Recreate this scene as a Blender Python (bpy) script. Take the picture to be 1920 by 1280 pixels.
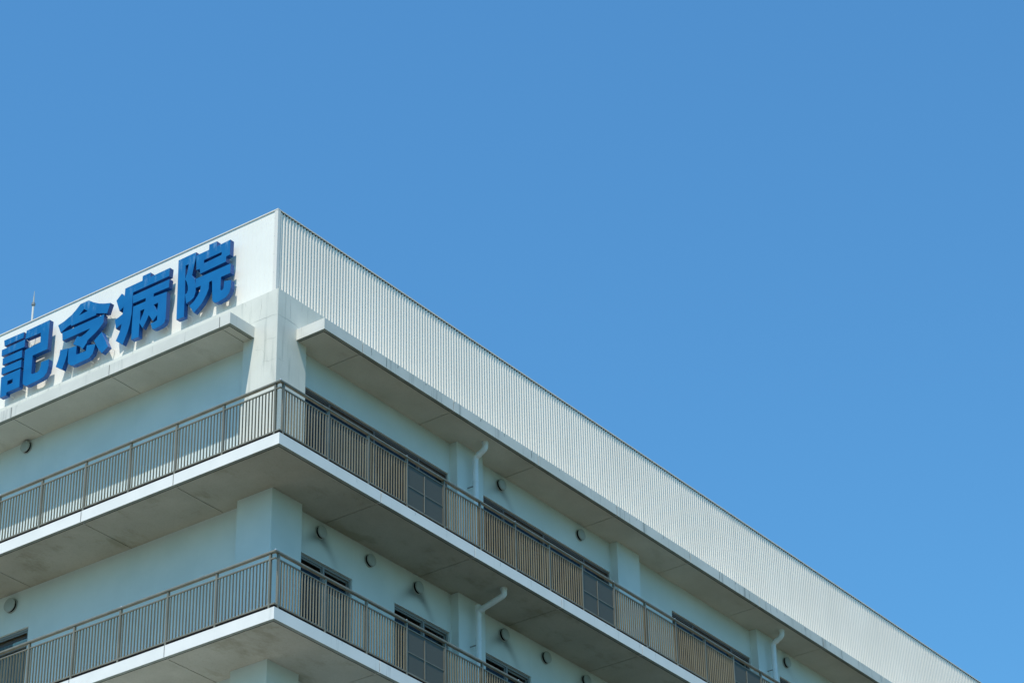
import bpy, bmesh, math, random
from mathutils import Vector, Matrix
random.seed(4)
for o in list(bpy.data.objects): bpy.data.objects.remove(o)
scn = bpy.context.scene
C = scn.collection

# ------------------------------------------------------------------ camera
YAW, PITCH, ROLL = -0.945449285, 0.544112624, -0.0218821875
CAM = Vector((-34.7750881, -30.8301957, -26.0075695))
fw = Vector((-math.sin(YAW)*math.cos(PITCH), math.cos(YAW)*math.cos(PITCH), math.sin(PITCH)))
rt = Vector((math.cos(YAW), math.sin(YAW), 0)); up = rt.cross(fw)
cr_, sr_ = math.cos(ROLL), math.sin(ROLL)
r2 = rt*cr_ + up*sr_; u2 = -rt*sr_ + up*cr_
cd = bpy.data.cameras.new('camera'); cam = bpy.data.objects.new('camera', cd); C.objects.link(cam)
m = Matrix.Identity(4)
for i in range(3):
    m[i][0] = r2[i]; m[i][1] = u2[i]; m[i][2] = -fw[i]; m[i][3] = CAM[i]
cam.matrix_world = m
cd.sensor_width = 36; cd.lens = 5026.3/1920*36; cd.clip_start = 0.5; cd.clip_end = 4000
scn.camera = cam

# ------------------------------------------------------------------ sky, sun, exposure
SUN = Vector((0.495, 0.15, -1.0)).normalized()          # direction the light travels
w = bpy.data.worlds.new('World'); scn.world = w; w.use_nodes = True
nt = w.node_tree; nt.nodes.clear()
sky = nt.nodes.new('ShaderNodeTexSky'); sky.sky_type = 'NISHITA'; sky.sun_disc = False
sky.sun_elevation = math.asin(-SUN.z); sky.sun_rotation = math.atan2(-SUN.x, -SUN.y)
sky.altitude = 0; sky.air_density = 1.5; sky.dust_density = 0.0; sky.ozone_density = 6.0
bg = nt.nodes.new('ShaderNodeBackground'); bg.inputs['Strength'].default_value = 0.115
tint = nt.nodes.new('ShaderNodeMix'); tint.data_type = 'RGBA'; tint.blend_type = 'MULTIPLY'; tint.inputs[0].default_value = 1; tint.inputs[7].default_value = (0.54, 1.0, 1.17, 1)
wo = nt.nodes.new('ShaderNodeOutputWorld')
nt.links.new(sky.outputs[0], tint.inputs[6]); nt.links.new(tint.outputs[2], bg.inputs[0]); nt.links.new(bg.outputs[0], wo.inputs[0])
ld = bpy.data.lights.new('sun', 'SUN'); ld.energy = 4.2; ld.angle = math.radians(0.53); ld.color = (1.0, 0.93, 0.83)
sun = bpy.data.objects.new('sun', ld); C.objects.link(sun)
sun.rotation_euler = SUN.to_track_quat('-Z', 'Y').to_euler(); sun.location = (-20, -5, 40)
scn.view_settings.view_transform = 'Standard'; scn.view_settings.look = 'None'
scn.view_settings.gamma = 1.0; scn.view_settings.use_curve_mapping = False
scn.view_settings.exposure = 0.35
scn.render.film_transparent = False

# ------------------------------------------------------------------ palette
WALL_A = (0.575, 0.655, 0.64)
WALL_B = (0.63, 0.705, 0.69)
COL_A = (0.62, 0.62, 0.55)
COL_B = (0.69, 0.685, 0.61)
EDGE_A = (0.75, 0.75, 0.71)
EDGE_B = (0.81, 0.8, 0.76)
EAVE_A = (0.6, 0.6, 0.54)
EAVE_B = (0.68, 0.67, 0.61)
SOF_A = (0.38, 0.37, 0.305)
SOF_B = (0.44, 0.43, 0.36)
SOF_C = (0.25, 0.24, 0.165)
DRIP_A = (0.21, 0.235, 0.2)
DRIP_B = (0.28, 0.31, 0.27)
CLAD_A = (0.85, 0.77, 0.66)
CLAD_B = (0.89, 0.81, 0.7)
CLADF_A = (0.78, 0.765, 0.69)
CLADF_B = (0.82, 0.805, 0.73)
RAIL_A = (0.165, 0.156, 0.115)
RAIL_B = (0.21, 0.197, 0.15)
BLUE_A = (0.001, 0.118, 0.32)
BLUE_B = (0.003, 0.142, 0.36)
GRD_A = (0.045, 0.05, 0.036)
GRD_B = (0.072, 0.078, 0.056)
PAVE_A = (0.18, 0.18, 0.16)
PAVE_B = (0.25, 0.25, 0.225)
SOFE_A = (0.49, 0.49, 0.42)
SOFE_B = (0.57, 0.565, 0.49)

# ------------------------------------------------------------------ helpers
def bx(bm, x0, y0, z0, x1, y1, z1):
    v = [bm.verts.new(p) for p in ((x0,y0,z0),(x1,y0,z0),(x1,y1,z0),(x0,y1,z0),(x0,y0,z1),(x1,y0,z1),(x1,y1,z1),(x0,y1,z1))]
    for f in ((0,3,2,1),(4,5,6,7),(0,1,5,4),(1,2,6,5),(2,3,7,6),(3,0,4,7)): bm.faces.new([v[i] for i in f])
def box(*a):
    bm = bmesh.new(); bx(bm, *a); return bm
def bevel(bm, w=.006, seg=1):
    bmesh.ops.bevel(bm, geom=list(bm.edges), offset=w, segments=seg, affect='EDGES', profile=.5); return bm
def bevel_v(bm, w=.012):
    es = [e for e in bm.edges if abs(e.verts[0].co.z-e.verts[1].co.z) > .3]
    bmesh.ops.bevel(bm, geom=es, offset=w, segments=2, affect='EDGES', profile=.5); return bm
def prism(poly, z0, z1, bm=None):
    bm = bm or bmesh.new()
    a = [bm.verts.new((x,y,z0)) for x,y in poly]; b = [bm.verts.new((x,y,z1)) for x,y in poly]
    n = len(poly)
    bm.faces.new(a[::-1]); bm.faces.new(b)
    for i in range(n): bm.faces.new((a[i], a[(i+1)%n], b[(i+1)%n], b[i]))
    bmesh.ops.recalc_face_normals(bm, faces=list(bm.faces)); return bm
def tube(bm, pts, r, n=12, cap=True, rx=None):
    """round tube through points, mitred at the bends"""
    pts = [Vector(p) for p in pts]; rings = []; ref = None
    for i, p in enumerate(pts):
        d1 = (p-pts[i-1]).normalized() if i else None; d2 = (pts[i+1]-p).normalized() if i < len(pts)-1 else None
        t = ((d1 or d2) + (d2 or d1)).normalized()
        if ref is None: ref = Vector((0,0,1)) if abs(t.z) < .9 else Vector((1,0,0))
        u = t.cross(ref).normalized(); v = t.cross(u).normalized(); ref = -u.cross(t) if False else ref
        if i and rings: # keep frame stable
            u = (pu - t*pu.dot(t)).normalized(); v = t.cross(u)
        pu = u
        k = 1/max(.5, t.dot(d2 or d1))
        rr = r[i] if isinstance(r, (list,tuple)) else r
        rings.append([bm.verts.new(p + u*math.cos(2*math.pi*j/n)*rr*(rx or 1) + v*math.sin(2*math.pi*j/n)*rr) for j in range(n)])
    for a, b in zip(rings, rings[1:]):
        for j in range(n): bm.faces.new((a[j], a[(j+1)%n], b[(j+1)%n], b[j]))
    if cap: bm.faces.new(rings[0][::-1]); bm.faces.new(rings[-1])
    bmesh.ops.recalc_face_normals(bm, faces=list(bm.faces)); return bm
def curve_pts(ps, r, seg=6):
    """polyline with rounded corners of radius r"""
    ps = [Vector(p) for p in ps]; out = [ps[0]]
    for i in range(1, len(ps)-1):
        a = (ps[i-1]-ps[i]).normalized(); b = (ps[i+1]-ps[i]).normalized()
        A = ps[i]+a*r; B = ps[i]+b*r
        for k in range(seg+1):
            t = k/seg; out.append(A*(1-t)**2 + ps[i]*2*t*(1-t) + B*t*t)
    out.append(ps[-1]); return out
def disc(bm, c, ax, prof, n=28):
    """lathe about axis ax ('x' or 'y'); prof = [(radius, distance along axis)]"""
    rings = []
    for r, h in prof:
        ring = []
        for j in range(n):
            a = 2*math.pi*j/n; u, v = math.cos(a)*max(r,1e-4), math.sin(a)*max(r,1e-4)
            ring.append(bm.verts.new((c[0]+h, c[1]+u, c[2]+v) if ax == 'x' else (c[0]+u, c[1]+h, c[2]+v)))
        rings.append(ring)
    for a, b in zip(rings, rings[1:]):
        for j in range(n): bm.faces.new((a[j], a[(j+1)%n], b[(j+1)%n], b[j]))
    bm.faces.new(rings[0]); bm.faces.new(rings[-1])
    bmesh.ops.recalc_face_normals(bm, faces=list(bm.faces)); return bm
def mesh_from(bm, name, mat, smooth=False):
    me = bpy.data.meshes.new(name); bm.to_mesh(me); bm.free()
    for mm in (mat if isinstance(mat, (list,tuple)) else [mat]): me.materials.append(mm)
    if smooth:
        for p in me.polygons: p.use_smooth = True
        try: me.set_sharp_from_angle(angle=math.radians(35))
        except Exception: pass
    return me
def obj(name, data, mat=None, parent=None, smooth=False, loc=None, **props):
    me = mesh_from(data, name, mat, smooth) if isinstance(data, bmesh.types.BMesh) else data
    o = bpy.data.objects.new(name, me); C.objects.link(o)
    if parent is not None: o.parent = parent
    if loc is not None: o.location = loc
    for k, v in props.items(): o[k] = v
    return o
def thing(name, label, cat, loc=(0,0,0), group=None):
    o = bpy.data.objects.new(name, None); C.objects.link(o); o.location = loc
    o.empty_display_size = .3
    o['label'] = label; o['category'] = cat
    if group: o['group'] = group
    return o

# ------------------------------------------------------------------ materials
class N:
    def __init__(s, name):
        s.m = bpy.data.materials.new(name); s.m.use_nodes = True; s.t = s.m.node_tree; s.b = s.t.nodes['Principled BSDF']
        s.g = s.t.nodes.new('ShaderNodeNewGeometry').outputs['Position']
    def n(s, kind, **kw):
        nd = s.t.nodes.new('ShaderNode'+kind)
        for k, v in kw.items(): setattr(nd, k, v)
        return nd
    def l(s, a, b): s.t.links.new(a, b)
    def noise(s, scale, sv=(1,1,1), detail=4, rough=.55):
        mp = s.n('Mapping'); mp.inputs['Scale'].default_value = sv; s.l(s.g, mp.inputs['Vector'])
        nz = s.n('TexNoise'); nz.inputs['Scale'].default_value = scale; nz.inputs['Detail'].default_value = detail; nz.inputs['Roughness'].default_value = rough
        s.l(mp.outputs[0], nz.inputs['Vector']); return nz.outputs['Fac']
    def ramp(s, src, stops):
        r = s.n('ValToRGB'); e = r.color_ramp.elements
        e[0].position, e[0].color = stops[0][0], (*stops[0][1], 1) if len(stops[0][1]) == 3 else stops[0][1]
        e[1].position, e[1].color = stops[-1][0], (*stops[-1][1], 1)
        for p, c in stops[1:-1]:
            q = e.new(p); q.color = (*c, 1)
        s.l(src, r.inputs[0]); return r.outputs[0]
    def g1(s, src, a, b):     # 0..1 ramp between a and b
        mr = s.n('MapRange'); mr.interpolation_type = 'SMOOTHSTEP'; s.l(src, mr.inputs[0])
        mr.inputs[1].default_value = a; mr.inputs[2].default_value = b; return mr.outputs[0]
    def mul(s, a, b):
        q = s.n('Math', operation='MULTIPLY')
        for i, v in enumerate((a, b)):
            if isinstance(v, (int, float)): q.inputs[i].default_value = v
            else: s.l(v, q.inputs[i])
        return q.outputs[0]
    def mix(s, f, a, b):
        q = s.n('Mix', data_type='RGBA')
        if isinstance(f, (int, float)): q.inputs[0].default_value = f
        else: s.l(f, q.inputs[0])
        for i, v in ((6, a), (7, b)):
            if isinstance(v, tuple): q.inputs[i].default_value = (*v, 1)
            else: s.l(v, q.inputs[i])
        return q.outputs[2]
    def bump(s, src, st=.2, d=.01):
        q = s.n('Bump'); q.inputs['Strength'].default_value = st; q.inputs['Distance'].default_value = d
        s.l(src, q.inputs['Height']); s.l(q.outputs[0], s.b.inputs['Normal'])
    def col(s, c):
        if isinstance(c, tuple): s.b.inputs['Base Color'].default_value = (*c, 1)
        else: s.l(c, s.b.inputs['Base Color'])
    def fin(s, rough=.6, spec=.4, metal=0.0):
        s.b.inputs['Roughness'].default_value = rough; s.b.inputs['Specular IOR Level'].default_value = spec; s.b.inputs['Metallic'].default_value = metal
        return s.m

# painted render wall, pale blue green
k = N('wall_paint')
c = k.mix(k.g1(k.noise(.9, (1,1,1), 5), .35, .7), WALL_A, WALL_B)
at = k.n('Attribute'); at.attribute_name = 'soot'
c = k.mix(k.mul(at.outputs['Fac'], .68), c, (.055,.06,.05))
k.col(c); k.bump(k.noise(60, detail=3), .25, .004); M_WALL = k.fin(.75, .25)

# painted corner column and upstand band, weathered with runs of dirt
k = N('column_paint')
c = k.mix(k.g1(k.noise(1.4, detail=6), .3, .75), COL_A, COL_B)
c = k.mix(k.mul(k.g1(k.noise(7, (1,1,.08), 4, .6), .54, .72), .45), c, (.33,.36,.32))
c = k.mix(k.mul(k.g1(k.noise(45, detail=3), .62, .75), .22), c, (.42,.43,.38))
k.col(c); k.bump(k.noise(35, detail=4), .3, .006); M_COL = k.fin(.8, .2)

# slab edges: paint with short dark vertical runs
k = N('slab_edge_paint')
c = k.mix(k.g1(k.noise(1.2, detail=5), .35, .7), EDGE_A, EDGE_B)
c = k.mix(k.mul(k.g1(k.noise(3.2, (1,1,.05), 5, .7), .60, .72), .42), c, (.30,.34,.33))
c = k.mix(k.mul(k.g1(k.noise(11, (1,1,.06), 3, .6), .66, .76), .35), c, (.36,.38,.35))
k.col(c); k.bump(k.noise(40, detail=4), .2, .004); M_EDGE = k.fin(.75, .25)

# eave edges, older and dirtier
k = N('eave_edge_paint')
c = k.mix(k.g1(k.noise(1.0, detail=5), .35, .7), EAVE_A, EAVE_B)
c = k.mix(k.mul(k.g1(k.noise(2.2, (1,1,.05), 5, .75), .56, .68), .62), c, (.20,.23,.22))
c = k.mix(k.mul(k.g1(k.noise(9, (1,1,.08), 3, .6), .62, .74), .40), c, (.34,.36,.33))
k.col(c); k.bump(k.noise(40, detail=4), .25, .005); M_EAVE = k.fin(.8, .2)

# soffit: grey painted concrete with brownish damp patches
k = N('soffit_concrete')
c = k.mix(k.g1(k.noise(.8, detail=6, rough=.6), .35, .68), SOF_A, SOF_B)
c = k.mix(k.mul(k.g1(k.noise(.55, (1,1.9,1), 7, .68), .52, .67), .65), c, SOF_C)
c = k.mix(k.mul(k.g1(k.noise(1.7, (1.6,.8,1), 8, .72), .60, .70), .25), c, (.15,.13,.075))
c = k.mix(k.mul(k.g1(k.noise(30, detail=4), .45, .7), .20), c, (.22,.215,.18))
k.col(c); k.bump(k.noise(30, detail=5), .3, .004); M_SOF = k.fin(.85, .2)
k = N('eave_soffit_concrete')
c = k.mix(k.g1(k.noise(.8, detail=6, rough=.6), .35, .68), SOFE_A, SOFE_B)
c = k.mix(k.mul(k.g1(k.noise(.7, (1,1.9,1), 7, .68), .54, .70), .35), c, (.34,.325,.25))
c = k.mix(k.mul(k.g1(k.noise(30, detail=4), .45, .7), .18), c, (.33,.33,.28))
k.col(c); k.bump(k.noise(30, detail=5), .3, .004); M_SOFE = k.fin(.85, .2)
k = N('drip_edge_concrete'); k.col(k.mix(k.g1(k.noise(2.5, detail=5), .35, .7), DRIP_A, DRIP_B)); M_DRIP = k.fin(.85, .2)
k = N('joint_dark'); k.col((.04,.043,.038)); M_JOINT = k.fin(.9, .1)
k = N('crack_line'); k.col((.33,.34,.30)); M_CRACK = k.fin(.9, .1)

k = N('crack_line_dark'); k.col((.16,.19,.18)); M_CRACKD = k.fin(.9, .1)
k = N('crack_line_pale'); k.col((.40,.44,.43)); M_CRACKM = k.fin(.9, .1)

# cladding sheet, off-white coated steel
k = N('cladding_steel')
c = k.mix(k.g1(k.noise(.7, detail=4), .3, .7), CLAD_A, CLAD_B)
oi = k.n('ObjectInfo')
c = k.mix(k.mul(oi.outputs['Random'], .10), c, (.55,.54,.48))
c = k.mix(k.mul(k.g1(k.noise(5, (1,1,.06), 4, .65), .55, .75), .22), c, (.50,.50,.43))
k.col(c); M_CLAD = k.fin(.42, .45)
k = N('flat_cladding_steel')
c = k.mix(k.g1(k.noise(.7, detail=4), .3, .7), CLADF_A, CLADF_B)
k.col(c); M_CLADF = k.fin(.5, .4)
k = N('trim_steel'); k.col((.70,.67,.60)); M_TRIM = k.fin(.4, .5)
k = N('pipe_plastic'); k.col(k.mix(k.g1(k.noise(3, detail=4), .3, .7), (.64,.70,.70), (.72,.77,.77))); M_PIPE = k.fin(.45, .4)
k = N('railing_aluminium'); k.col(k.mix(k.g1(k.noise(4, (1,1,.4), 3), .3, .7), RAIL_A, RAIL_B)); M_RAIL = k.fin(.42, .4, .1)
k = N('baluster_aluminium'); k.col(k.mix(k.g1(k.noise(4, (1,1,.4), 3), .3, .7), (.185,.167,.115), (.225,.205,.142))); M_BAL = k.fin(.45, .35, .05)
k = N('bright_steel'); k.col((.8,.8,.78)); M_STEEL = k.fin(.3, .6, .6)
k = N('punched_screen'); k.col((.085,.085,.068)); M_SCREEN = k.fin(.6, .35)
k = N('window_frame_grey'); k.col((.21,.225,.215)); M_FRAME = k.fin(.4, .5, .2)
k = N('window_frame_bronze'); k.col((.115,.10,.09)); M_FRAMEB = k.fin(.4, .5, .2)
k = N('vent_metal'); k.col((.34,.38,.36)); M_VENT = k.fin(.5, .4)
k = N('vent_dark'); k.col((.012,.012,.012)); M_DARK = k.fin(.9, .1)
k = N('curtain_cloth'); k.col(k.mix(k.g1(k.noise(14, (1,1,.05), 2), .4, .6), (.17,.185,.175), (.24,.255,.24))); M_CURT = k.fin(.9, .1)
k = N('blind_cloth'); k.col((.68,.72,.70)); M_BLIND = k.fin(.9, .1)
k = N('shade_cloth'); k.col((.20,.11,.065)); M_SHADE = k.fin(.9, .1)
k = N('room_dark'); k.col((.05,.05,.05)); M_ROOM = k.fin(.9, .1)
# glass pane: mostly clear, mirror at glancing angles
k = N('window_glass'); t = k.t; t.nodes.remove(k.b)
tr = k.n('BsdfTransparent'); tr.inputs[0].default_value = (.82,.87,.87,1); gl = k.n('BsdfGlossy'); gl.inputs['Roughness'].default_value = .02; gl.inputs[0].default_value = (.6,.6,.6,1)
fr = k.n('Fresnel'); fr.inputs[0].default_value = 1.38; ms = k.n('MixShader')
gb = k.n('NewGeometry'); iv = k.n('Math', operation='SUBTRACT'); iv.inputs[0].default_value = 1; k.l(gb.outputs['Backfacing'], iv.inputs[1])
k.l(k.mul(fr.outputs[0], iv.outputs[0]), ms.inputs[0]); k.l(tr.outputs[0], ms.inputs[1]); k.l(gl.outputs[0], ms.inputs[2])
k.l(ms.outputs[0], t.nodes['Material Output'].inputs[0]); M_GLASS = k.m
# sign: blue paint, chalky along upper edges
k = N('sign_paint_blue')
sp = k.n('SeparateXYZ'); k.l(k.g, sp.inputs[0])
hz = k.g1(sp.outputs['Z'], 6.25, 6.95)
c = k.mix(k.g1(k.noise(1.8, detail=5), .3, .7), BLUE_A, BLUE_B)
c = k.mix(k.mul(k.mul(hz, k.g1(k.noise(9, (1,1,.25), 5, .7), .5, .72)), .5), c, (.30,.48,.62))
k.col(c); k.bump(k.noise(3, detail=2), .06, .02); M_BLUE = k.fin(.5, .25)
k = N('sign_return_blue'); k.col(k.mix(k.g1(k.noise(2.2, detail=4), .3, .7), (.001,.055,.22), (.003,.07,.27))); M_BLUES = k.fin(.4, .45)  # deeper blue for the sides of the characters
k = N('rooftop'); k.col((.35,.35,.33)); M_ROOF = k.fin(.9, .2)
k = N('ground_paving'); k.col(k.mix(k.g1(k.noise(.05, detail=5), .35, .65), GRD_A, GRD_B)); M_GRD = k.fin(.9, .2)

k = N('bounce_paving'); k.col(k.mix(k.g1(k.noise(.2, detail=5), .35, .65), PAVE_A, PAVE_B)); M_PAVE = k.fin(.9, .2)

# ------------------------------------------------------------------ dimensions (metres; z = 0 is the upper balcony floor)
H = 3.8; TH = .254                 # storey, slab thickness
CL = 1.306                         # column face line
WX = 1.516; WY = 1.54              # wall faces: right face y = WX, left face x = WY
EV = .533; EB = 3.525; ET = 3.794  # eave edge line, underside, top
BT = 4.53                          # top of the concrete upstand
PM = 2.0; PT = 7.226               # metal parapet line and top
XE = 52.0; YE = 17.0               # ends of the building
GZ = -27.8
COLX = [8.01+6.38*i for i in range(7)]; CW = .965
COLY = [8.9+6.4, ]                 # next column of the side face, out of view

# ------------------------------------------------------------------ ground
bm = bmesh.new(); bx(bm, -900, -900, GZ-1, 900, 900, GZ)
obj('ground', bm, M_GRD, kind='structure')
bm = bmesh.new(); bx(bm, -70, -16, GZ, -1.5, 70, GZ+.12)
obj('bounce_pavement', bm, M_PAVE, kind='structure')  # unseen pale sheet, added to bounce light up to the left soffits

# ------------------------------------------------------------------ the hospital
B = thing('hospital_building', 'pale green hospital block with wraparound balconies and a corrugated white metal parapet', 'building', (0,0,0))

# interior floors and lower storeys (plain, below the frame)
for i in range(-6, 1):
    z = i*H
    bm = box(1.72, 1.72, z-TH+.01, XE-.05, YE-.05, z-.004); obj('floor_slab', bm, M_ROOM, B)
bm = box(PM+.25, PM+.25, 4.1, XE-.05, YE-.05, 4.45); obj('roof_slab', bm, M_ROOF, B)
bm = box(1.72, 1.72, ET-.25, XE-.05, YE-.05, ET-.02); obj('floor_slab', bm, M_ROOM, B)
# inner partition keeps rooms dark
bm = bmesh.new(); bx(bm, 6.2, 6.0, GZ, XE-.1, 6.1, 3.6); bx(bm, 6.1, 6.0, GZ, 6.2, YE-.1, 3.6)
obj('inner_wall', bm, M_ROOM, B)
# far end walls
obj('end_wall', box(XE-.05, WX+.02, GZ, XE+.15, YE+.1, ET), M_WALL, B)
obj('end_wall', box(WY+.02, YE-.05, GZ, XE-.05, YE+.15, ET), M_WALL, B)
# lower walls and balconies below the frame
obj('wall', box(WY, WX, GZ, XE-.05, WX+.2, -H-TH), M_WALL, B)
obj('wall', box(WY, WX+.2, GZ, WY+.2, YE-.05, -H-TH), M_WALL, B)
for i in range(-6, -1):
    z = i*H
    obj('balcony_slab', prism([(0,0),(XE,0),(XE,WX-.004),(WY-.004,WX-.004),(WY-.004,YE),(0,YE)], z-TH, z), M_EDGE, B)
    

# ---- slabs with drip groove
PROF = [(0,0),(0,-TH),(.080,-TH),(.083,-TH+.012),(.095,-TH+.012),(.098,-TH),(.16,-TH),(.16,0)]
def sweep_edge(bm, path, ztop, th, start_open=False):
    """edge profile swept along a plan path (outside on the right hand), mitred"""
    n = len(path); rings = []
    for i, p in enumerate(path):
        p = Vector(p)
        d1 = (p-Vector(path[i-1])).normalized() if i else None
        d2 = (Vector(path[i+1])-p).normalized() if i < n-1 else None
        nn = lambda d: Vector((-d.y, d.x))
        if d1 and d2:
            a, b = nn(d1), nn(d2); off = (a+b)/(1+a.dot(b))
        else: off = nn(d1 or d2)
        ring = []
        for d, z in PROF:
            zz = ztop+z if z > -.2 else ztop - th + (z+TH)
            q = p + off*d; ring.append(bm.verts.new((q.x, q.y, zz)))
        rings.append(ring)
    k = len(PROF)
    for a, b in zip(rings, rings[1:]):
        for j in range(k):
            f = bm.faces.new((a[j], b[j], b[(j+1)%k], a[(j+1)%k]))
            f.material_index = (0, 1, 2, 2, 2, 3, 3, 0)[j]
    bm.faces.new(rings[0][::-1]); bm.faces.new(rings[-1])
def slab_piece(name, path, inner, ztop, th, mat):
    """path = outer edge, inner = plan polygon of the body inside the edge strip"""
    bm = bmesh.new(); sweep_edge(bm, path, ztop, th)
    nf = len(bm.faces)
    b2 = prism(inner, ztop-th, ztop-.003); me = bpy.data.meshes.new('t'); b2.to_mesh(me); b2.free()
    bm.from_mesh(me); bpy.data.meshes.remove(me)
    bm.faces.ensure_lookup_table()
    for f in bm.faces[nf:]: f.material_index = 3
    bmesh.ops.recalc_face_normals(bm, faces=list(bm.faces))
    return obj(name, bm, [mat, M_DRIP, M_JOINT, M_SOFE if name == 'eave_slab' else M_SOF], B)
G = .010   # half width of an open joint
def joint(x0, y0, x1, y1, z0, z1):
    obj('joint_filler', box(x0, y0, z0, x1, y1, z1), M_JOINT, B)
RJ = [3.2+3.2*i for i in range(16) if 3.2+3.2*i < XE-1]
LJ = [2.83, 5.42, 8.40, 11.5, 14.6]
D = .16
def balcony(zt, th):
    xs, ys = RJ, LJ
    x1, y1 = xs[0]-G, ys[0]-G
    slab_piece('balcony_slab', [(x1,0),(0,0),(0,y1)][::-1] and [(0,y1),(0,0),(x1,0)], [(D-.002,D-.002),(x1,D-.002),(x1,1.75),(1.75,1.75),(1.75,y1),(D-.002,y1)], zt, th, M_EDGE)
    for a, b in zip(xs, xs[1:]+[XE]):
        slab_piece('balcony_slab', [(a+G,0),(b-G,0)], [(a+G,D-.002),(b-G,D-.002),(b-G,1.75),(a+G,1.75)], zt, th, M_EDGE)
    for a, b in zip(ys, ys[1:]+[YE]):
        slab_piece('balcony_slab', [(0,b-G),(0,a+G)], [(D-.002,a+G),(1.75,a+G),(1.75,b-G),(D-.002,b-G)], zt, th, M_EDGE)
    for a in xs: joint(a-G, .012, a+G, 1.74, zt-th+.03, zt-.012)
    for a in ys: joint(.012, a-G, 1.74, a+G, zt-th+.03, zt-.012)
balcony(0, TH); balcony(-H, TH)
# eaves: the two stop short of the corner
ex, ey = 1.926, 1.943
def eaves():
    th = ET-EB
    xs = RJ; ys = [2.24, 5.43, 8.41, 11.5, 14.6]
    x1 = xs[0]-G
    slab_piece('eave_slab', [(ex,CL+.05),(ex,EV),(x1,EV)], [(ex+D-.002,EV+D-.002),(x1,EV+D-.002),(x1,2.3),(ex+D-.002,2.3)], ET, th, M_EAVE)
    for a, b in zip(xs, xs[1:]+[XE]):
        slab_piece('eave_slab', [(a+G,EV),(b-G,EV)], [(a+G,EV+D-.002),(b-G,EV+D-.002),(b-G,2.3),(a+G,2.3)], ET, th, M_EAVE)
    slab_piece('eave_slab', [(EV,ys[0]-G),(EV,ey),(CL+.05,ey)], [(EV+D-.002,ey+D-.002),(2.3,ey+D-.002),(2.3,ys[0]-G),(EV+D-.002,ys[0]-G)], ET, th, M_EAVE)
    for a, b in zip(ys, ys[1:]+[YE]):
        slab_piece('eave_slab', [(EV,b-G),(EV,a+G)], [(EV+D-.002,a+G),(2.3,a+G),(2.3,b-G),(EV+D-.002,b-G)], ET, th, M_EAVE)
    for a in xs: joint(a-G, EV+.012, a+G, 2.2, ET-th+.03, ET-.012)
    for a in ys: joint(EV+.012, a-G, 2.2, a+G, ET-th+.03, ET-.012)
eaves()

# ---- columns
bm = prism([(CL,CL),(2.26,CL),(2.26,2.2),(2.2,2.26),(CL,2.26)], 0.0, EB+.02); bevel_v(bm)
obj('corner_column', bm, M_COL, B, label='weathered corner column with hairline cracks and rain streaks')
for z in (-H,):
    bm = prism([(CL,CL),(2.26,CL),(2.26,2.2),(2.2,2.26),(CL,2.26)], z, z+H-TH+.01); bevel(bm, .012)
    obj('corner_column', bm, M_WALL, B)
bm = prism([(CL,CL),(2.26,CL),(2.26,2.2),(2.2,2.26),(CL,2.26)], GZ, -H-TH); obj('corner_column', bm, M_WALL, B)
cm0 = mesh_from(bevel(box(-CW/2, CL, 0, CW/2, WX+.05, H-TH+.005), .01), 'column', M_WALL)
cm1 = mesh_from(bevel(box(-CW/2, CL, 0, CW/2, WX+.05, EB+.005), .01), 'column', M_WALL)
for x in COLX:
    obj('column', cm1, None, B, loc=(x,0,0)); obj('column', cm0, None, B, loc=(x,0,-H))
# ---- upstand band above the eaves (turns the corner on top of the column)
bm = prism([(CL,YE),(CL,CL),(XE,CL),(XE,PM+.3),(PM+.3,PM+.3),(PM+.3,YE)], EB+.02, BT)
bevel_v(bm)
obj('upstand_beam', bm, M_COL, B)
# hairline cracks on the corner
def strip(bm, pts, ax, width, proud, base=CL):
    n = len(pts)
    # jagged resample
    P = []
    for (a, z), (b, y) in zip(pts, pts[1:]):
        m = max(2, int(math.hypot(b-a, y-z)/.05))
        for i in range(m):
            t = i/m; P.append((a+(b-a)*t+random.uniform(-.007,.007), z+(y-z)*t+random.uniform(-.007,.007)))
    P.append(pts[-1])
    L = []
    for i, (a, z) in enumerate(P):
        a0, z0 = P[max(0,i-1)]; a1, z1 = P[min(len(P)-1,i+1)]
        dx, dz = a1-a0, z1-z0; q = math.hypot(dx,dz) or 1
        ww = width*.5*(.35+.65*math.sin(math.pi*min(1,max(0,(i+.6)/len(P)))))*random.uniform(.6,1.2)
        u = (-dz/q*ww, dx/q*ww)
        mk = (lambda s, t: bm.verts.new((base-proud, s, t))) if ax == 0 else (lambda s, t: bm.verts.new((s, base-proud, t)))
        L.append((mk(a+u[0], z+u[1]), mk(a-u[0], z-u[1])))
    for (a, b), (c, d) in zip(L, L[1:]): bm.faces.new((a, c, d, b))
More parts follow.
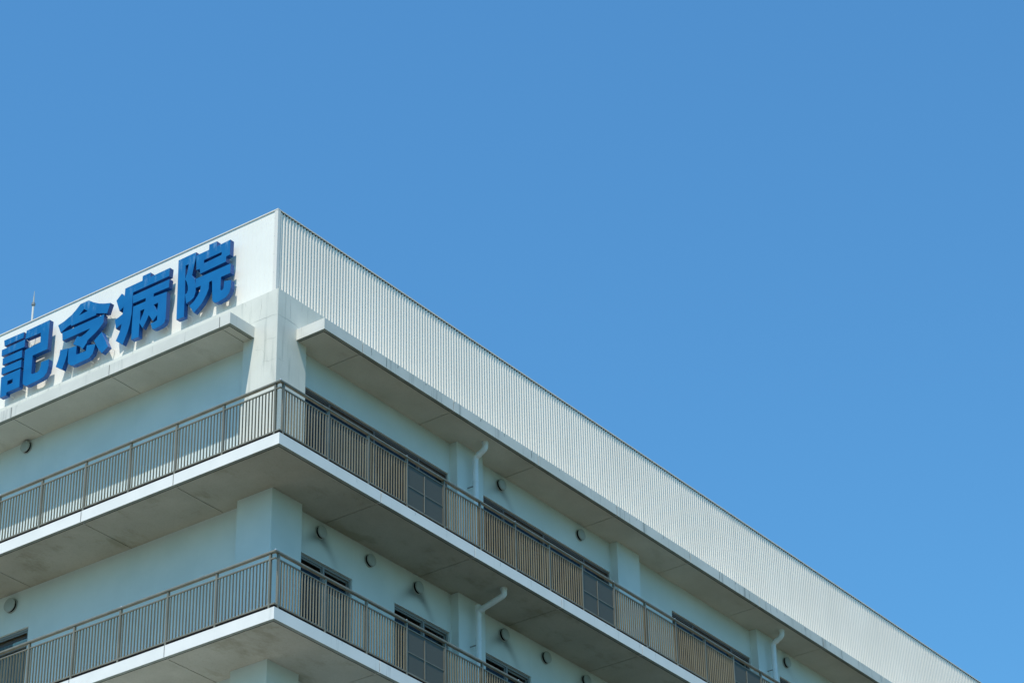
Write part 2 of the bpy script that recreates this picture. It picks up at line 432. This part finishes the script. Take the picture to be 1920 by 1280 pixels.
CR = [(0,0.0074,[(2.099,3.911),(1.819,3.921),(1.65,3.906),(1.538,3.905),(1.427,3.904),(1.32,3.875)]),
 (1,0.0099,[(1.32,3.885),(1.511,3.891),(1.662,3.894),(1.814,3.888),(1.902,3.881),(1.951,3.851)]),
 (0,0.0062,[(1.774,4.438),(1.77,4.202),(1.798,4.096),(1.811,3.951)]),(0,0.0043,[(2.238,4.5),(2.214,4.39)]),
 (0,0.0037,[(2.066,4.45),(2.05,4.159),(2.02,4.031)]),(0,0.0043,[(1.666,3.343),(1.537,3.355),(1.406,3.319),(1.32,3.315)]),
 (0,0.0043,[(1.683,2.837),(1.572,2.834),(1.516,2.797),(1.406,2.805),(1.32,2.801)]),(0,0.0031,[(1.728,3.276),(1.705,3.152),(1.644,3.015),(1.62,2.876)]),
 (1,0.0037,[(1.349,2.821),(1.445,2.817),(1.573,2.836)]),(0,0.0031,[(1.911,3.213),(1.789,3.17),(1.724,3.168)]),
 (1,0.0062,[(1.70,4.43),(1.714,4.256),(1.716,3.95)]),(1,0.0043,[(2.089,4.491),(2.08,4.3)])]
bm = bmesh.new()
for ax, wd, pts in CR: strip(bm, pts, ax, wd, .0015)
obj('surface_crack', bm, M_CRACK, B, kind='stuff')
rnd = random.Random(11)
def edge_marks(ax, base, s0, s1, zt, zb, gap, wmax, mat):
    bm = bmesh.new(); s = s0
    while s < s1:
        L = (zt-zb)*rnd.choice((.25,.35,.5,.7,.98)); s += gap*rnd.uniform(.35,1.7)
        strip(bm, [(s, zt-.004), (s+rnd.uniform(-.012,.012), zt-L*.5), (s+rnd.uniform(-.015,.015), zt-L)], ax, wmax*rnd.uniform(.4,1), .0012, base)
    obj('surface_crack', bm, mat, B, kind='stuff')
edge_marks(1, EV, 2.2, 36, ET-.004, EB, .85, .024, M_CRACKD)
edge_marks(0, EV, 2.1, 14, ET-.004, EB, 2.4, .010, M_CRACK)
edge_marks(1, 0, .8, 24, -.004, -TH, 1.3, .014, M_CRACKM)
edge_marks(1, 0, .8, 12, -H-.004, -H-TH, 1.5, .012, M_CRACKM)
edge_marks(0, 0, .8, 12, -.004, -TH, 2.8, .008, M_CRACKM)

# ---- walls in panels with shallow joints and openings
def soot(verts, ax, vents):
    out = []
    for v in verts:
        s = v.co.x if ax == 'r' else v.co.y; z = v.co.z; t = 0
        for (vs, vz, k) in vents:
            dx, dz = s-vs, z-vz
            if abs(dx) > 1.2 or abs(dz) > 1.3: continue
            # two arcs of soot thrown down on both sides of the hood
            for sg, kk in ((1, 1.0), (-1, .95)):
                a = dx*sg
                if a > -.05:
                    yc = -.12 - .75*a*a*(1.6 if sg > 0 else .9) - .12*a
                    wd = .085+.17*a
                    t += k*kk*math.exp(-((dz-yc)/wd)**2)*math.exp(-(a/.48)**2)*min(1, (a+.05)/.12)
            t += k*.65*math.exp(-(dx/.26)**2-((dz+.10)/.20)**2)
        out.append(min(1, t))
    return out
def wall_panel(ax, s0, s1, z0, z1, vents=()):
    """slab of wall with a chamfered rim; gridded so that soot around vents can be stored"""
    bm = bmesh.new(); fine = any(s0-1 < v[0] < s1+1 for v in vents)
    step = .06 if fine else .8
    n = max(1, int((s1-s0)/step)); m = max(1, int((z1-z0)/step)) if not fine else max(1, int((z1-max(z0,z1-1.7))/step))
    zs = [z0] + [max(z0, z1-1.7)+(z1-max(z0, z1-1.7))*j/m for j in range(m+1)][(1 if z1-1.7 <= z0 else 0):] if fine else [z0+(z1-z0)*j/m for j in range(m+1)]
    W0 = WX if ax == 'r' else WY
    P = (lambda s, d, z: (s, W0+d, z)) if ax == 'r' else (lambda s, d, z: (W0+d, s, z))
    e = .005
    grid = [[bm.verts.new(P(s0+(s1-s0)*i/n, e if i in (0, n) else 0, z)) for i in range(n+1)] for z in zs]
    for a, b in zip(grid, grid[1:]):
        for i in range(n): bm.faces.new((a[i], a[i+1], b[i+1], b[i]))
    T = .2
    bb = [[bm.verts.new(P(s, T, z)) for s in (s0, s1)] for z in (zs[0], zs[-1])]
    bm.faces.new((grid[0][0], *[grid[j][0] for j in range(1, len(zs))], bb[1][0], bb[0][0]))
    bm.faces.new((grid[0][n], *[grid[j][n] for j in range(1, len(zs))], bb[1][1], bb[0][1]))
    bm.faces.new((*grid[0], bb[0][1], bb[0][0])); bm.faces.new((*grid[-1], bb[1][1], bb[1][0]))
    bm.faces.new((bb[0][0], bb[0][1], bb[1][1], bb[1][0]))
    bmesh.ops.recalc_face_normals(bm, faces=list(bm.faces))
    me = mesh_from(bm, 'wall_panel', M_WALL)
    if fine:
        at = me.attributes.new('soot', 'FLOAT', 'POINT'); at.data.foreach_set('value', soot(me.vertices, ax, vents))
    return obj('wall_panel', me, None, B)
WR_UP = [(2.27,7.47),(8.78,13.88),(16.57,20.25),(21.68,26.6)]     # window bays, right face, upper storey
WR_LO = [(2.27,4.14),(5.555,7.47),(8.78,10.48),(12.9,13.88)]
HEAD = 2.735; HEADL = -H+2.61
VR_UP = [(9.41,3.24,.55),(12.59,3.22,0),(22.03,3.23,0.2)]
VR_LO = [(3.054,-.53,.75),(4.67,-.55,0),(6.31,-.56,1.0),(9.42,-.547,.8),(11.03,-.535,.05),(12.61,-.56,0.5)]
def wall_run(ax, a, b, zf, zt, wins, head, vents, joints):
    cuts = sorted(set([a, b] + [j for j in joints if a < j < b] + [w for q in wins for w in q]))
    for s0, s1 in zip(cuts, cuts[1:]):
        over = any(w0-.001 <= s0 and s1 <= w1+.001 for w0, w1 in wins)
        wall_panel(ax, s0, s1, head if over else zf, zt, vents)
wall_run('r', WY, XE-.05, 0, EB+.003, WR_UP, HEAD, VR_UP, [8.0,14.4,16.57,30,36,42,48])
wall_run('r', WY, XE-.05, -H, -TH+.003, WR_LO, HEADL, VR_LO, [8.0,14.4,16.57,30,36,42,48])
wall_run('l', WX+.2, YE-.05, 0, EB+.003, [], HEAD, [(8.888,3.385,0)], [2.3,5.45,8.39,11.5,14.6])
wall_run('l', WX+.2, YE-.05, -H, -TH+.003, [(8.39,12.2)], HEADL, [(8.91,-.53,.06)], [2.3,5.45,8.39,11.5,14.6])

# ---- windows
def wb(ax, s0, d0, z0, s1, d1, z1, bm=None):
    W0 = WX if ax == 'r' else WY
    bm = bm or bmesh.new()
    if ax == 'r': bx(bm, s0, W0+d0, z0, s1, W0+d1, z1)
    else: bx(bm, W0+d0, s0, z0, W0+d1, s1, z1)
    return bm
def window(ax, s0, s1, z0, z1, mull, mat, curtains=(), transom=None, casing=False):
    bm = bmesh.new(); fw_ = .055
    wb(ax, s0, .05, z1-fw_, s1, .13, z1, bm); wb(ax, s0, .05, z0, s1, .13, z0+fw_, bm)
    wb(ax, s0, .05, z0+fw_, s0+fw_, .13, z1-fw_, bm); wb(ax, s1-fw_, .05, z0+fw_, s1, .13, z1-fw_, bm)
    if casing:   # slim bright drip cap round the head
        pass
    F = obj('window', bm, mat, B)
    if casing: obj('drip_cap', wb(ax, s0-.015, -.006, z1+.002, s1+.015, .03, z1+.014), M_PIPE, F)
    bounds = [s0+fw_] + list(mull) + [s1-fw_]
    for mx in mull:
        obj('mullion', wb(ax, mx-.03, .045, z0+fw_, mx+.03, .12, z1-fw_), mat, F)
    if transom: obj('transom', wb(ax, s0+fw_, .048, transom-.03, s1-fw_, .125, transom+.03), mat, F)
    for i, (a, b) in enumerate(zip(bounds, bounds[1:])):
        a2 = a+.031*(i > 0); b2 = b-.031*(i < len(mull))
        # sash with its own thin rail
        sm = bmesh.new(); d = .07 + .025*(i % 2)
        wb(ax, a2, d, z1-fw_-.035, b2, d+.03, z1-fw_-.001, sm); wb(ax, a2, d, z0+fw_, a2+.03, d+.03, z1-fw_-.036, sm); wb(ax, b2-.03, d, z0+fw_, b2, d+.03, z1-fw_-.036, sm)
        obj('sash', sm, mat, F)
        obj('pane', wb(ax, a2+.03, d+.012, z0+fw_, b2-.03, d+.018, z1-fw_-.036), M_GLASS, F)
    for (a, b, za, zb, mt) in curtains:
        obj('curtain', wb(ax, a, .135, za, b, .145, zb), mt, F)
    return F
# upper storey, right face
window('r', 2.27, 7.47, .06, HEAD, [3.35,4.87,6.44], M_FRAMEB, [(3.4,4.8,.1,2.3,M_SHADE)])
window('r', 8.78, 13.88, .06, HEAD, [9.6,11.18,12.82], M_FRAMEB, [(9.7,11.1,.1,2.2,M_SHADE)])
window('r', 16.57, 20.25, .06, HEAD, [17.57,19.37], M_FRAMEB)
window('r', 21.68, 26.6, .06, HEAD, [23.2,24.9], M_FRAMEB)
# lower storey, right face
window('r', 2.27, 4.14, -H+.06, HEADL, [3.26], M_FRAME, [(3.4,4.0,-H+.1,-1.7,M_CURT)], casing=True)
window('r', 5.555, 7.47, -H+.06, HEADL, [6.61], M_FRAME, [(6.7,7.3,-H+.1,-1.55,M_CURT)], casing=True)
window('r', 8.78, 10.48, -H+.06, HEADL, [9.62], M_FRAME, [(8.9,9.5,-H+.1,-1.6,M_SHADE)], casing=True)
window('r', 12.9, 13.88, -H+.06, HEADL, [], M_FRAME, casing=True)
# lower storey, left face
window('l', 8.39, 12.2, -H+.06, HEADL, [10.3], M_FRAME, [(8.45,8.97,HEADL-.365,HEADL-.19,M_BLIND),(8.975,12.1,HEADL-.365,HEADL-.19,M_CURT),(8.45,12.1,HEADL-.188,HEADL-.05,M_SHADE),(8.45,9.9,-3.7,HEADL-.45,M_CURT)], transom=HEADL-.40)

# ---- vent hoods
def vent(ax, s, z, r=.14, group=None):
    sg = -1
    W0 = WX if ax == 'r' else WY
    c = (s, W0, z) if ax == 'r' else (W0, s, z); a = 'y' if ax == 'r' else 'x'
    O = obj('vent_hood', disc(bmesh.new(), c, a, [(r*.90,0),(r*.90,-.02),(r*.90,-.07)]), M_DARK, B, True)
    obj('flange', disc(bmesh.new(), c, a, [(r*1.06,.0),(r*1.06,-.010),(r*1.0,-.018),(r*.91,-.018)]), M_VENT, O, True)
    prof = [(r*.5,-.071),(r*.99,-.071),(r*1.0,-.078),(r*.95,-.100),(r*.75,-.114),(r*.4,-.121),(0,-.123)]
    obj('hood_cover', disc(bmesh.new(), c, a, prof), M_VENT, O, True)
for s, z, _ in VR_UP: vent('r', s, z)
for s, z, _ in VR_LO: vent('r', s, z)
vent('l', 8.888, 3.36, .14); vent('l', 8.95, -.545, .165)

# ---- drainpipes on every second column
def pipe(x, pts, zc, capped=False):
    bm = tube(bmesh.new(), curve_pts(pts, .055 if capped else .09), .068, 16)
    P = obj('drainpipe', bm, M_PIPE, B, True)
    for z in zc:
        obj('collar', tube(bmesh.new(), [(x,1.13,z-.03),(x,1.13,z+.03)], .075, 16), M_PIPE, P, True)
        obj('pipe_bracket', box(x-.085, 1.15, z-.16, x-.055, CL+.005, z-.145), M_FRAME, P)
    a = pts[-1]; b = pts[-2]
    obj('elbow', tube(bmesh.new(), [(a[0],a[1],a[2]-.06),(a[0],a[1],a[2])], .078, 16), M_PIPE, P, True)
    q = Vector(pts[1]); d = (Vector(pts[2])-q).normalized()
    obj('elbow', tube(bmesh.new(), [q+Vector((0,0,-.15)), q+Vector((0,0,-.09))], .076, 16), M_PIPE, P, True)
    obj('elbow', tube(bmesh.new(), [q+d*.09, q+d*.14], .076, 16), M_PIPE, P, True)
    if capped: obj('pipe_cap', tube(bmesh.new(), [q+Vector((0,0,-.08)), q+Vector((0,0,.14)), q+Vector((0,0,.145))], [.072,.072,.05], 16), M_PIPE, P, True)
for x in (7.97, 20.78):
    pipe(x, [(x,1.13,0),(x,1.13,3.22),(x,.84,3.36),(x,.84,EB+.02)], [2.62])
x = 8.0
pipe(x, [(x,1.13,-H),(x,1.13,-.60),(x,.42,-.42),(x,.42,-TH+.02)], [-1.28], True)

# ---- metal parapet: flat siding on the left face, corrugated sheets on the right
Z0 = ET+.3
bw = .13; s = PM+.10; i = 0
pl = mesh_from(bevel(box(0, 0, Z0, .012, bw-.001, PT-.03), .0018), 'siding_plank', M_CLADF)
while s < YE-.2:
    obj('siding_plank', pl, None, B, loc=(PM+.014, s, 0)); s += bw
obj('parapet_core', prism([(PM+.027,YE-.1),(PM+.027,PM+.04),(XE-.1,PM+.04),(XE-.1,PM+.2),(PM+.18,PM+.2),(PM+.18,YE-.1)], Z0, PT-.029), M_CLADF, B)
# corrugated sheet: eight rounded ribs
RIB = .1; NR = 8
def corr():
    bm = bmesh.new(); prof = []
    for j in range(NR):
        for t in range(10):
            u = t/10; h = (.5-.5*math.cos(2*math.pi*u))**.75
            prof.append(((j+u)*RIB, -.027*h))
    prof.append((NR*RIB, 0))
    a = [bm.verts.new((x,y,Z0)) for x,y in prof]; b = [bm.verts.new((x,y,PT-.05)) for x,y in prof]
    for i in range(len(prof)-1): bm.faces.new((a[i], a[i+1], b[i+1], b[i]))
    return bm
cm = mesh_from(corr(), 'corrugated_sheet', M_CLAD)
for p in cm.polygons: p.use_smooth = True
try: cm.set_sharp_from_angle(angle=math.radians(60))
except Exception: pass
x = PM+.09
while x < XE-.8:
    obj('corrugated_sheet', cm, None, B, loc=(x, PM+.036, 0)); x += NR*RIB
# corner trim and coping
bm = bmesh.new(); bx(bm, PM, PM, Z0, PM+.010, PM+.10, PT-.028); bx(bm, PM+.010, PM, Z0, PM+.09, PM+.010, PT-.028)
obj('corner_trim', bm, M_TRIM, B)
for q in range(6):
    z = Z0+.55+q*.47
    obj('rivet', disc(bmesh.new(), (PM, PM+.088, z), 'x', [(.007,0),(.006,-.004)], 8), M_VENT, B)
bm = prism([(PM-.005,YE),(PM-.005,PM-.002),(XE,PM-.002),(XE,PM+.24),(PM+.24,PM+.24),(PM+.24,YE)], PT-.026, PT)
obj('coping', bm, M_TRIM, B)
obj('valley_strip', box(PM+.095, PM+.022, PT-.060, XE-.2, PM+.034, PT-.0275), M_JOINT, B)  # near-black bar across the rib valleys, just under the coping

# ------------------------------------------------------------------ balcony railings
RI = .055
def mk(bm, name, mat=M_RAIL): return mesh_from(bm, name, mat)
post_me = mk(box(-.021, -.026, 0, .021, .026, 1.178), 'post')
post_mey = mk(box(-.026, -.021, 0, .026, .021, 1.178), 'post')
foot_me = mk(box(-.03, -.03, 0, .03, .03, .012), 'post_foot')
bal_me = mk(box(-.0025, -.019, .108, .0025, .019, 1.055), 'baluster', M_BAL)
bal_mey = mk(box(-.019, -.0025, .108, .019, .0025, 1.055), 'baluster', M_BAL)
cap_me = mesh_from(tube(bmesh.new(), [(0,0,1.238),(0,0,1.262)], .017, 10), 'post_cap', M_STEEL)
def sweep_rail(zc, hw, hh, rnd, xe, ye):
    """rail with a rounded section that turns the corner"""
    prof = []
    for (cx, cz, a0) in ((hw-rnd, hh-rnd, 0), (-hw+rnd, hh-rnd, 90), (-hw+rnd, -hh+rnd, 180), (hw-rnd, -hh+rnd, 270)):
        for k_ in range(4):
            a = math.radians(a0+30*k_); prof.append((cx+rnd*math.cos(a), cz+rnd*math.sin(a)))
    bm = bmesh.new(); rings = []
    for p, off in (((RI,ye),(1,0)), ((RI,RI),(1,1)), ((xe,RI),(0,1))):
        rings.append([bm.verts.new((p[0]+off[0]*d, p[1]+off[1]*d, zc+z)) for d, z in prof])
    n = len(prof)
    for a, b in zip(rings, rings[1:]):
        for j in range(n): bm.faces.new((a[j], b[j], b[(j+1)%n], a[(j+1)%n]))
    bm.faces.new(rings[0]); bm.faces.new(rings[-1]); bmesh.ops.recalc_face_normals(bm, faces=list(bm.faces)); return bm
RXP = [.15, 1.55] + [2.835+1.28*i for i in range(0, 38)]
RYP = [.18, 1.56] + [2.85+1.285*i for i in range(0, 11)]
def railing(z, label, xlim, ylim):
    R = thing('balcony_railing', label, 'railing', (0,0,z), 'railings around the balconies')
    xs = [a for a in RXP if a <= xlim]; ys = [a for a in RYP if a <= ylim]; xe, ye = xs[-1]+.03, ys[-1]+.03
    obj('handrail', sweep_rail(1.208, .036, .026, .014, xe, ye), M_RAIL, R, True)
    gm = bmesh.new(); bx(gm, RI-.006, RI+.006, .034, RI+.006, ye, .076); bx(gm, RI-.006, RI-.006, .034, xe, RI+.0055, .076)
    obj('under_rail_strip', gm, M_DARK, R)  # near-black bar just below the bottom rail
    obj('middle_rail', sweep_rail(1.068, .016, .014, .004, xe, ye), M_RAIL, R)
    obj('bottom_rail', sweep_rail(.094, .018, .016, .004, xe, ye), M_RAIL, R)
    for i, a in enumerate(xs):
        obj('post', post_me, None, R, loc=(a, RI+.004, 0)); obj('post_foot', foot_me, None, R, loc=(a, RI+.004, .001))
    for a in (4.12, 7.96, 11.79, 14.355, 18.19, 24.6, 31.0):
        if a < xe: obj('post_cap', cap_me, None, R, loc=(a, RI, -.006))
    for i, a in enumerate(ys):
        obj('post', post_mey, None, R, loc=(RI+.004, a, 0)); obj('post_foot', foot_me, None, R, loc=(RI+.004, a, .001))
    for a in (4.13, 7.985): obj('post_cap', cap_me, None, R, loc=(RI, a, -.006))
    obj('post_cap', cap_me, None, R, loc=(RI, RI, -.006))
    # small stiffening plate at the turn
    obj('corner_bracket', box(RI+.03, RI-.02, .80, RI+.05, RI-.012, 1.06), M_RAIL, R)
    pos = []
    for axis, L in (('x', xs), ('y', ys)):
        for a, b in zip(L, L[1:]):
            if a < .2 and axis == 'z': continue
            if axis == 'x' and any(abs(a-p) < .1 for p in (4.115, 10.515, 16.915, 23.315, 29.7)): # escape screen instead of bars
                sc = obj('screen_panel', box(a+.026, RI-.004, .105, b-.055, RI+.004, 1.05), M_SCREEN, R)
                obj('screen_bar', box((a+b)/2-.055, RI-.018, .13, (a+b)/2-.033, RI-.006, .995), M_RAIL, sc)
                obj('screen_bar', box(a+.027, RI-.012, .545, b-.056, RI-.005, .563), M_RAIL, sc)
                obj('screen_bar', box(b-.052, RI-.014, .112, b-.034, RI+.01, 1.048), M_RAIL, sc)
                continue
            n = 14 if b-a < 1.35 else 15
            for k_ in range(1, n+1): pos.append((axis, a+(b-a)*k_/(n+1)))
    pos.sort(key=lambda q: q[1])
    for ax_, s in pos[:300]:
        obj('baluster', bal_me if ax_ == 'x' else bal_mey, None, R, loc=(s, RI, 0) if ax_ == 'x' else (RI, s, 0))
    if pos[300:]:
        bm = bmesh.new()
        for ax_, s in pos[300:]:
            if ax_ == 'x': bx(bm, s-.0025, RI-.019, .108, s+.0025, RI+.019, 1.055)
            else: bx(bm, RI-.019, s-.0025, .108, RI+.019, s+.0025, 1.055)
        obj('baluster', bm, M_BAL, R, kind='stuff')
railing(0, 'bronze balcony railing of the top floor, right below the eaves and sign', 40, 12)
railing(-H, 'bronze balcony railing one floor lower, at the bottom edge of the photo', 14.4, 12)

# ------------------------------------------------------------------ lightning rod on the roof
LX, LY = 5.0, 12.91
A = thing('lightning_rod', 'thin white lightning rod standing on the roof behind the sign', 'lightning rod', (LX, LY, 4.45))
obj('mast', tube(bmesh.new(), [(0,0,.01),(0,0,5.93)], .027, 12), M_TRIM, A, True)
obj('knob', tube(bmesh.new(), [(0,0,5.9),(0,0,5.93),(0,0,5.99),(0,0,6.03)], [.02,.05,.05,.02], 12), M_FRAME, A, True)
obj('tip', tube(bmesh.new(), [(0,0,6.03),(0,0,6.15),(0,0,6.36)], [.022,.018,.004], 10), M_VENT, A, True)
obj('foot_plate', box(-.15,-.15,0,.15,.15,.012), M_VENT, A)

# ------------------------------------------------------------------ sign characters
LET = {'A': [[[[10.238,6.79],[9.585,6.776],[9.59,6.623],[10.209,6.627]]],[[[10.288,6.547],[9.526,6.554],[9.527,6.355],[10.28,6.381]]],[[[10.229,6.298],[9.597,6.294],[9.586,6.091],[10.222,6.12]]],[[[10.235,6.038],[9.593,6.032],[9.586,5.827],[10.228,5.859]]],[[[10.228,5.783],[9.597,5.79],[9.584,5.299],[10.0,5.301],[10.005,5.228],[10.209,5.23]],[[10.003,5.608],[9.827,5.605],[9.823,5.493],[10.004,5.496]]],[[[9.496,6.779],[8.745,6.788],[8.749,6.007],[9.226,6.005],[9.224,5.521],[9.169,5.49],[9.012,5.486],[8.951,5.523],[8.924,5.61],[8.921,5.713],[8.67,5.699],[8.667,5.516],[8.701,5.369],[8.789,5.286],[8.914,5.26],[9.315,5.241],[9.408,5.267],[9.476,5.34],[9.483,5.405],[9.495,6.252],[9.0,6.28],[9.012,6.545],[9.512,6.557]]]],
'B': [[[[8.451,6.528],[8.262,6.564],[8.026,6.654],[7.896,6.74],[7.767,6.844],[7.502,6.841],[7.356,6.734],[7.157,6.623],[6.963,6.548],[6.796,6.499],[6.881,6.259],[7.226,6.389],[7.243,6.346],[8.019,6.351],[8.041,6.399],[8.169,6.367],[8.35,6.291]],[[7.641,6.665],[7.509,6.561],[7.793,6.542]]],[[[8.298,6.268],[6.977,6.262],[6.98,6.049],[7.081,5.954],[7.199,5.875],[7.45,5.756],[7.476,5.695],[7.591,5.575],[7.695,5.689],[7.911,5.813],[7.852,5.907],[7.792,5.988],[7.681,5.927],[7.521,5.969],[7.381,6.05],[8.267,6.049]]],[[[8.319,5.815],[8.071,5.767],[8.088,5.604],[8.136,5.445],[8.214,5.265],[8.422,5.408],[8.368,5.548],[8.329,5.693]]],[[[8.049,5.758],[7.794,5.734],[7.795,5.513],[7.751,5.488],[7.478,5.48],[7.459,5.618],[7.188,5.552],[7.223,5.424],[7.257,5.331],[7.354,5.253],[7.437,5.248],[7.833,5.236],[7.941,5.267],[8.028,5.352],[8.042,5.41]]],[[[7.01,5.807],[6.893,5.565],[6.777,5.337],[6.968,5.233],[7.109,5.425],[7.239,5.659],[7.144,5.721]]]],
'C': [[[[6.348,6.708],[5.819,6.715],[5.819,6.837],[5.579,6.837],[5.577,6.715],[4.979,6.725],[4.992,6.512],[6.092,6.509],[6.104,6.433],[6.099,6.166],[6.103,5.923],[6.139,5.675],[6.199,5.474],[6.321,5.219],[6.542,5.394],[6.456,5.552],[6.411,5.675],[6.391,5.79],[6.568,5.726],[6.61,5.976],[6.502,6.001],[6.389,6.037],[6.369,6.12],[6.366,6.232],[6.486,6.165],[6.606,6.485],[6.451,6.615],[6.366,6.516],[6.354,6.492]]],[[[6.092,6.418],[4.971,6.423],[4.983,6.212],[5.437,6.226],[5.451,6.137],[5.037,6.115],[5.03,5.717],[5.029,5.401],[5.063,5.312],[5.142,5.278],[5.354,5.262],[5.424,5.283],[5.485,5.451],[5.367,5.447],[5.287,5.466],[5.29,5.608],[5.417,5.492],[5.557,5.705],[5.623,5.572],[5.726,5.422],[5.834,5.6],[5.835,5.235],[6.059,5.245],[6.065,5.703],[6.058,6.113],[5.682,6.109],[5.678,6.201],[6.074,6.21]],[[5.421,5.923],[5.281,5.926],[5.299,5.709]],[[5.831,5.922],[5.697,5.917],[5.736,5.802],[5.821,5.629]]]],
'D': [[[[4.723,6.819],[4.197,6.828],[4.196,6.688],[4.244,6.468],[4.288,6.251],[4.201,6.114],[4.164,5.961],[4.157,5.762],[4.197,5.64],[4.294,5.59],[4.422,5.571],[4.471,5.822],[4.415,5.834],[4.386,5.911],[4.402,6.025],[4.443,6.15],[4.489,6.231],[4.435,6.385],[4.402,6.595],[4.504,6.597],[4.479,5.888],[4.474,5.24],[4.693,5.246]]],[[[4.184,6.723],[4.102,6.734],[3.804,6.735],[3.802,6.868],[3.577,6.867],[3.577,6.733],[3.174,6.749],[3.171,6.356],[3.279,6.35],[3.285,6.214],[4.039,6.198],[4.057,6.334],[4.163,6.34]],[[3.949,6.519],[3.415,6.523],[3.418,6.445],[3.944,6.428]]],[[[4.168,6.111],[3.137,6.106],[3.136,5.861],[3.411,5.862],[3.41,5.529],[3.382,5.499],[3.338,5.505],[3.314,5.55],[3.305,5.712],[3.105,5.663],[3.107,5.469],[3.145,5.348],[3.239,5.269],[3.478,5.235],[3.578,5.261],[3.638,5.346],[3.67,5.876],[3.758,5.871],[3.766,5.688],[3.826,5.555],[3.949,5.388],[4.173,5.231],[4.32,5.463],[4.179,5.536],[4.075,5.652],[4.014,5.765],[4.002,5.869],[4.154,5.869]]]]}
XF = PM-.24; DEP = .122
LAB = {'A': 'blue raised character 記 at the left end of the rooftop sign', 'B': 'blue raised character 念, second from the left on the parapet sign',
       'C': 'blue raised character 病, third from the left on the parapet sign', 'D': 'blue raised character 院 at the right end of the sign, nearest the corner'}
for key in 'ABCD':
    pts = [q for st in LET[key] for q in st[0]]
    y0, y1 = min(q[0] for q in pts), max(q[0] for q in pts); z0, z1 = min(q[1] for q in pts), max(q[1] for q in pts)
    yc = (y0+y1)/2
    S = thing('sign_character', LAB[key], 'sign letter', (XF+DEP/2, yc, z0), 'raised blue sign characters on the parapet')
    for st in LET[key]:
        cu = bpy.data.curves.new('stroke', 'CURVE'); cu.dimensions = '2D'; cu.fill_mode = 'BOTH'; cu.extrude = DEP/2-.002; cu.bevel_depth = .002
        for poly in st:
            sp_ = cu.splines.new('POLY'); sp_.points.add(len(poly)-1); sp_.use_cyclic_u = True
            for i, (y, z) in enumerate(poly): sp_.points[i].co = (-(y-yc), z-z0, 0, 1)
        tmp = bpy.data.objects.new('tmp', cu); C.objects.link(tmp)
        dg = bpy.context.evaluated_depsgraph_get(); me = bpy.data.meshes.new_from_object(tmp.evaluated_get(dg))
        bpy.data.objects.remove(tmp)
        # curve plane (a, b, c) -> world (-c, -a, b)
        me.transform(Matrix(((0,0,-1,0),(-1,0,0,0),(0,1,0,0),(0,0,0,1))))
        me.name = 'stroke'; me.materials.clear(); me.materials.append(M_BLUE); me.materials.append(M_BLUES)
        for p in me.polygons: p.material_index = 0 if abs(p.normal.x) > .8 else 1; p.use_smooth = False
        obj('stroke', me, None, S)
    # stand-off pins between character and siding
    xb = DEP/2
    for st in LET[key]:
        P = st[0]; n = len(P)
        for i in range(0, n, max(1, n//3)):
            y, z = P[i]; cyy = sum(q[0] for q in P)/n; czz = sum(q[1] for q in P)/n
            y2, z2 = y+(cyy-y)*.12, z+(czz-z)*.12
            obj('mounting_pin', tube(bmesh.new(), [(xb-.004, y2-yc, z2-z0), (PM+.016-XF-DEP/2, y2-yc, z2-z0)], .009, 8), M_STEEL, S)
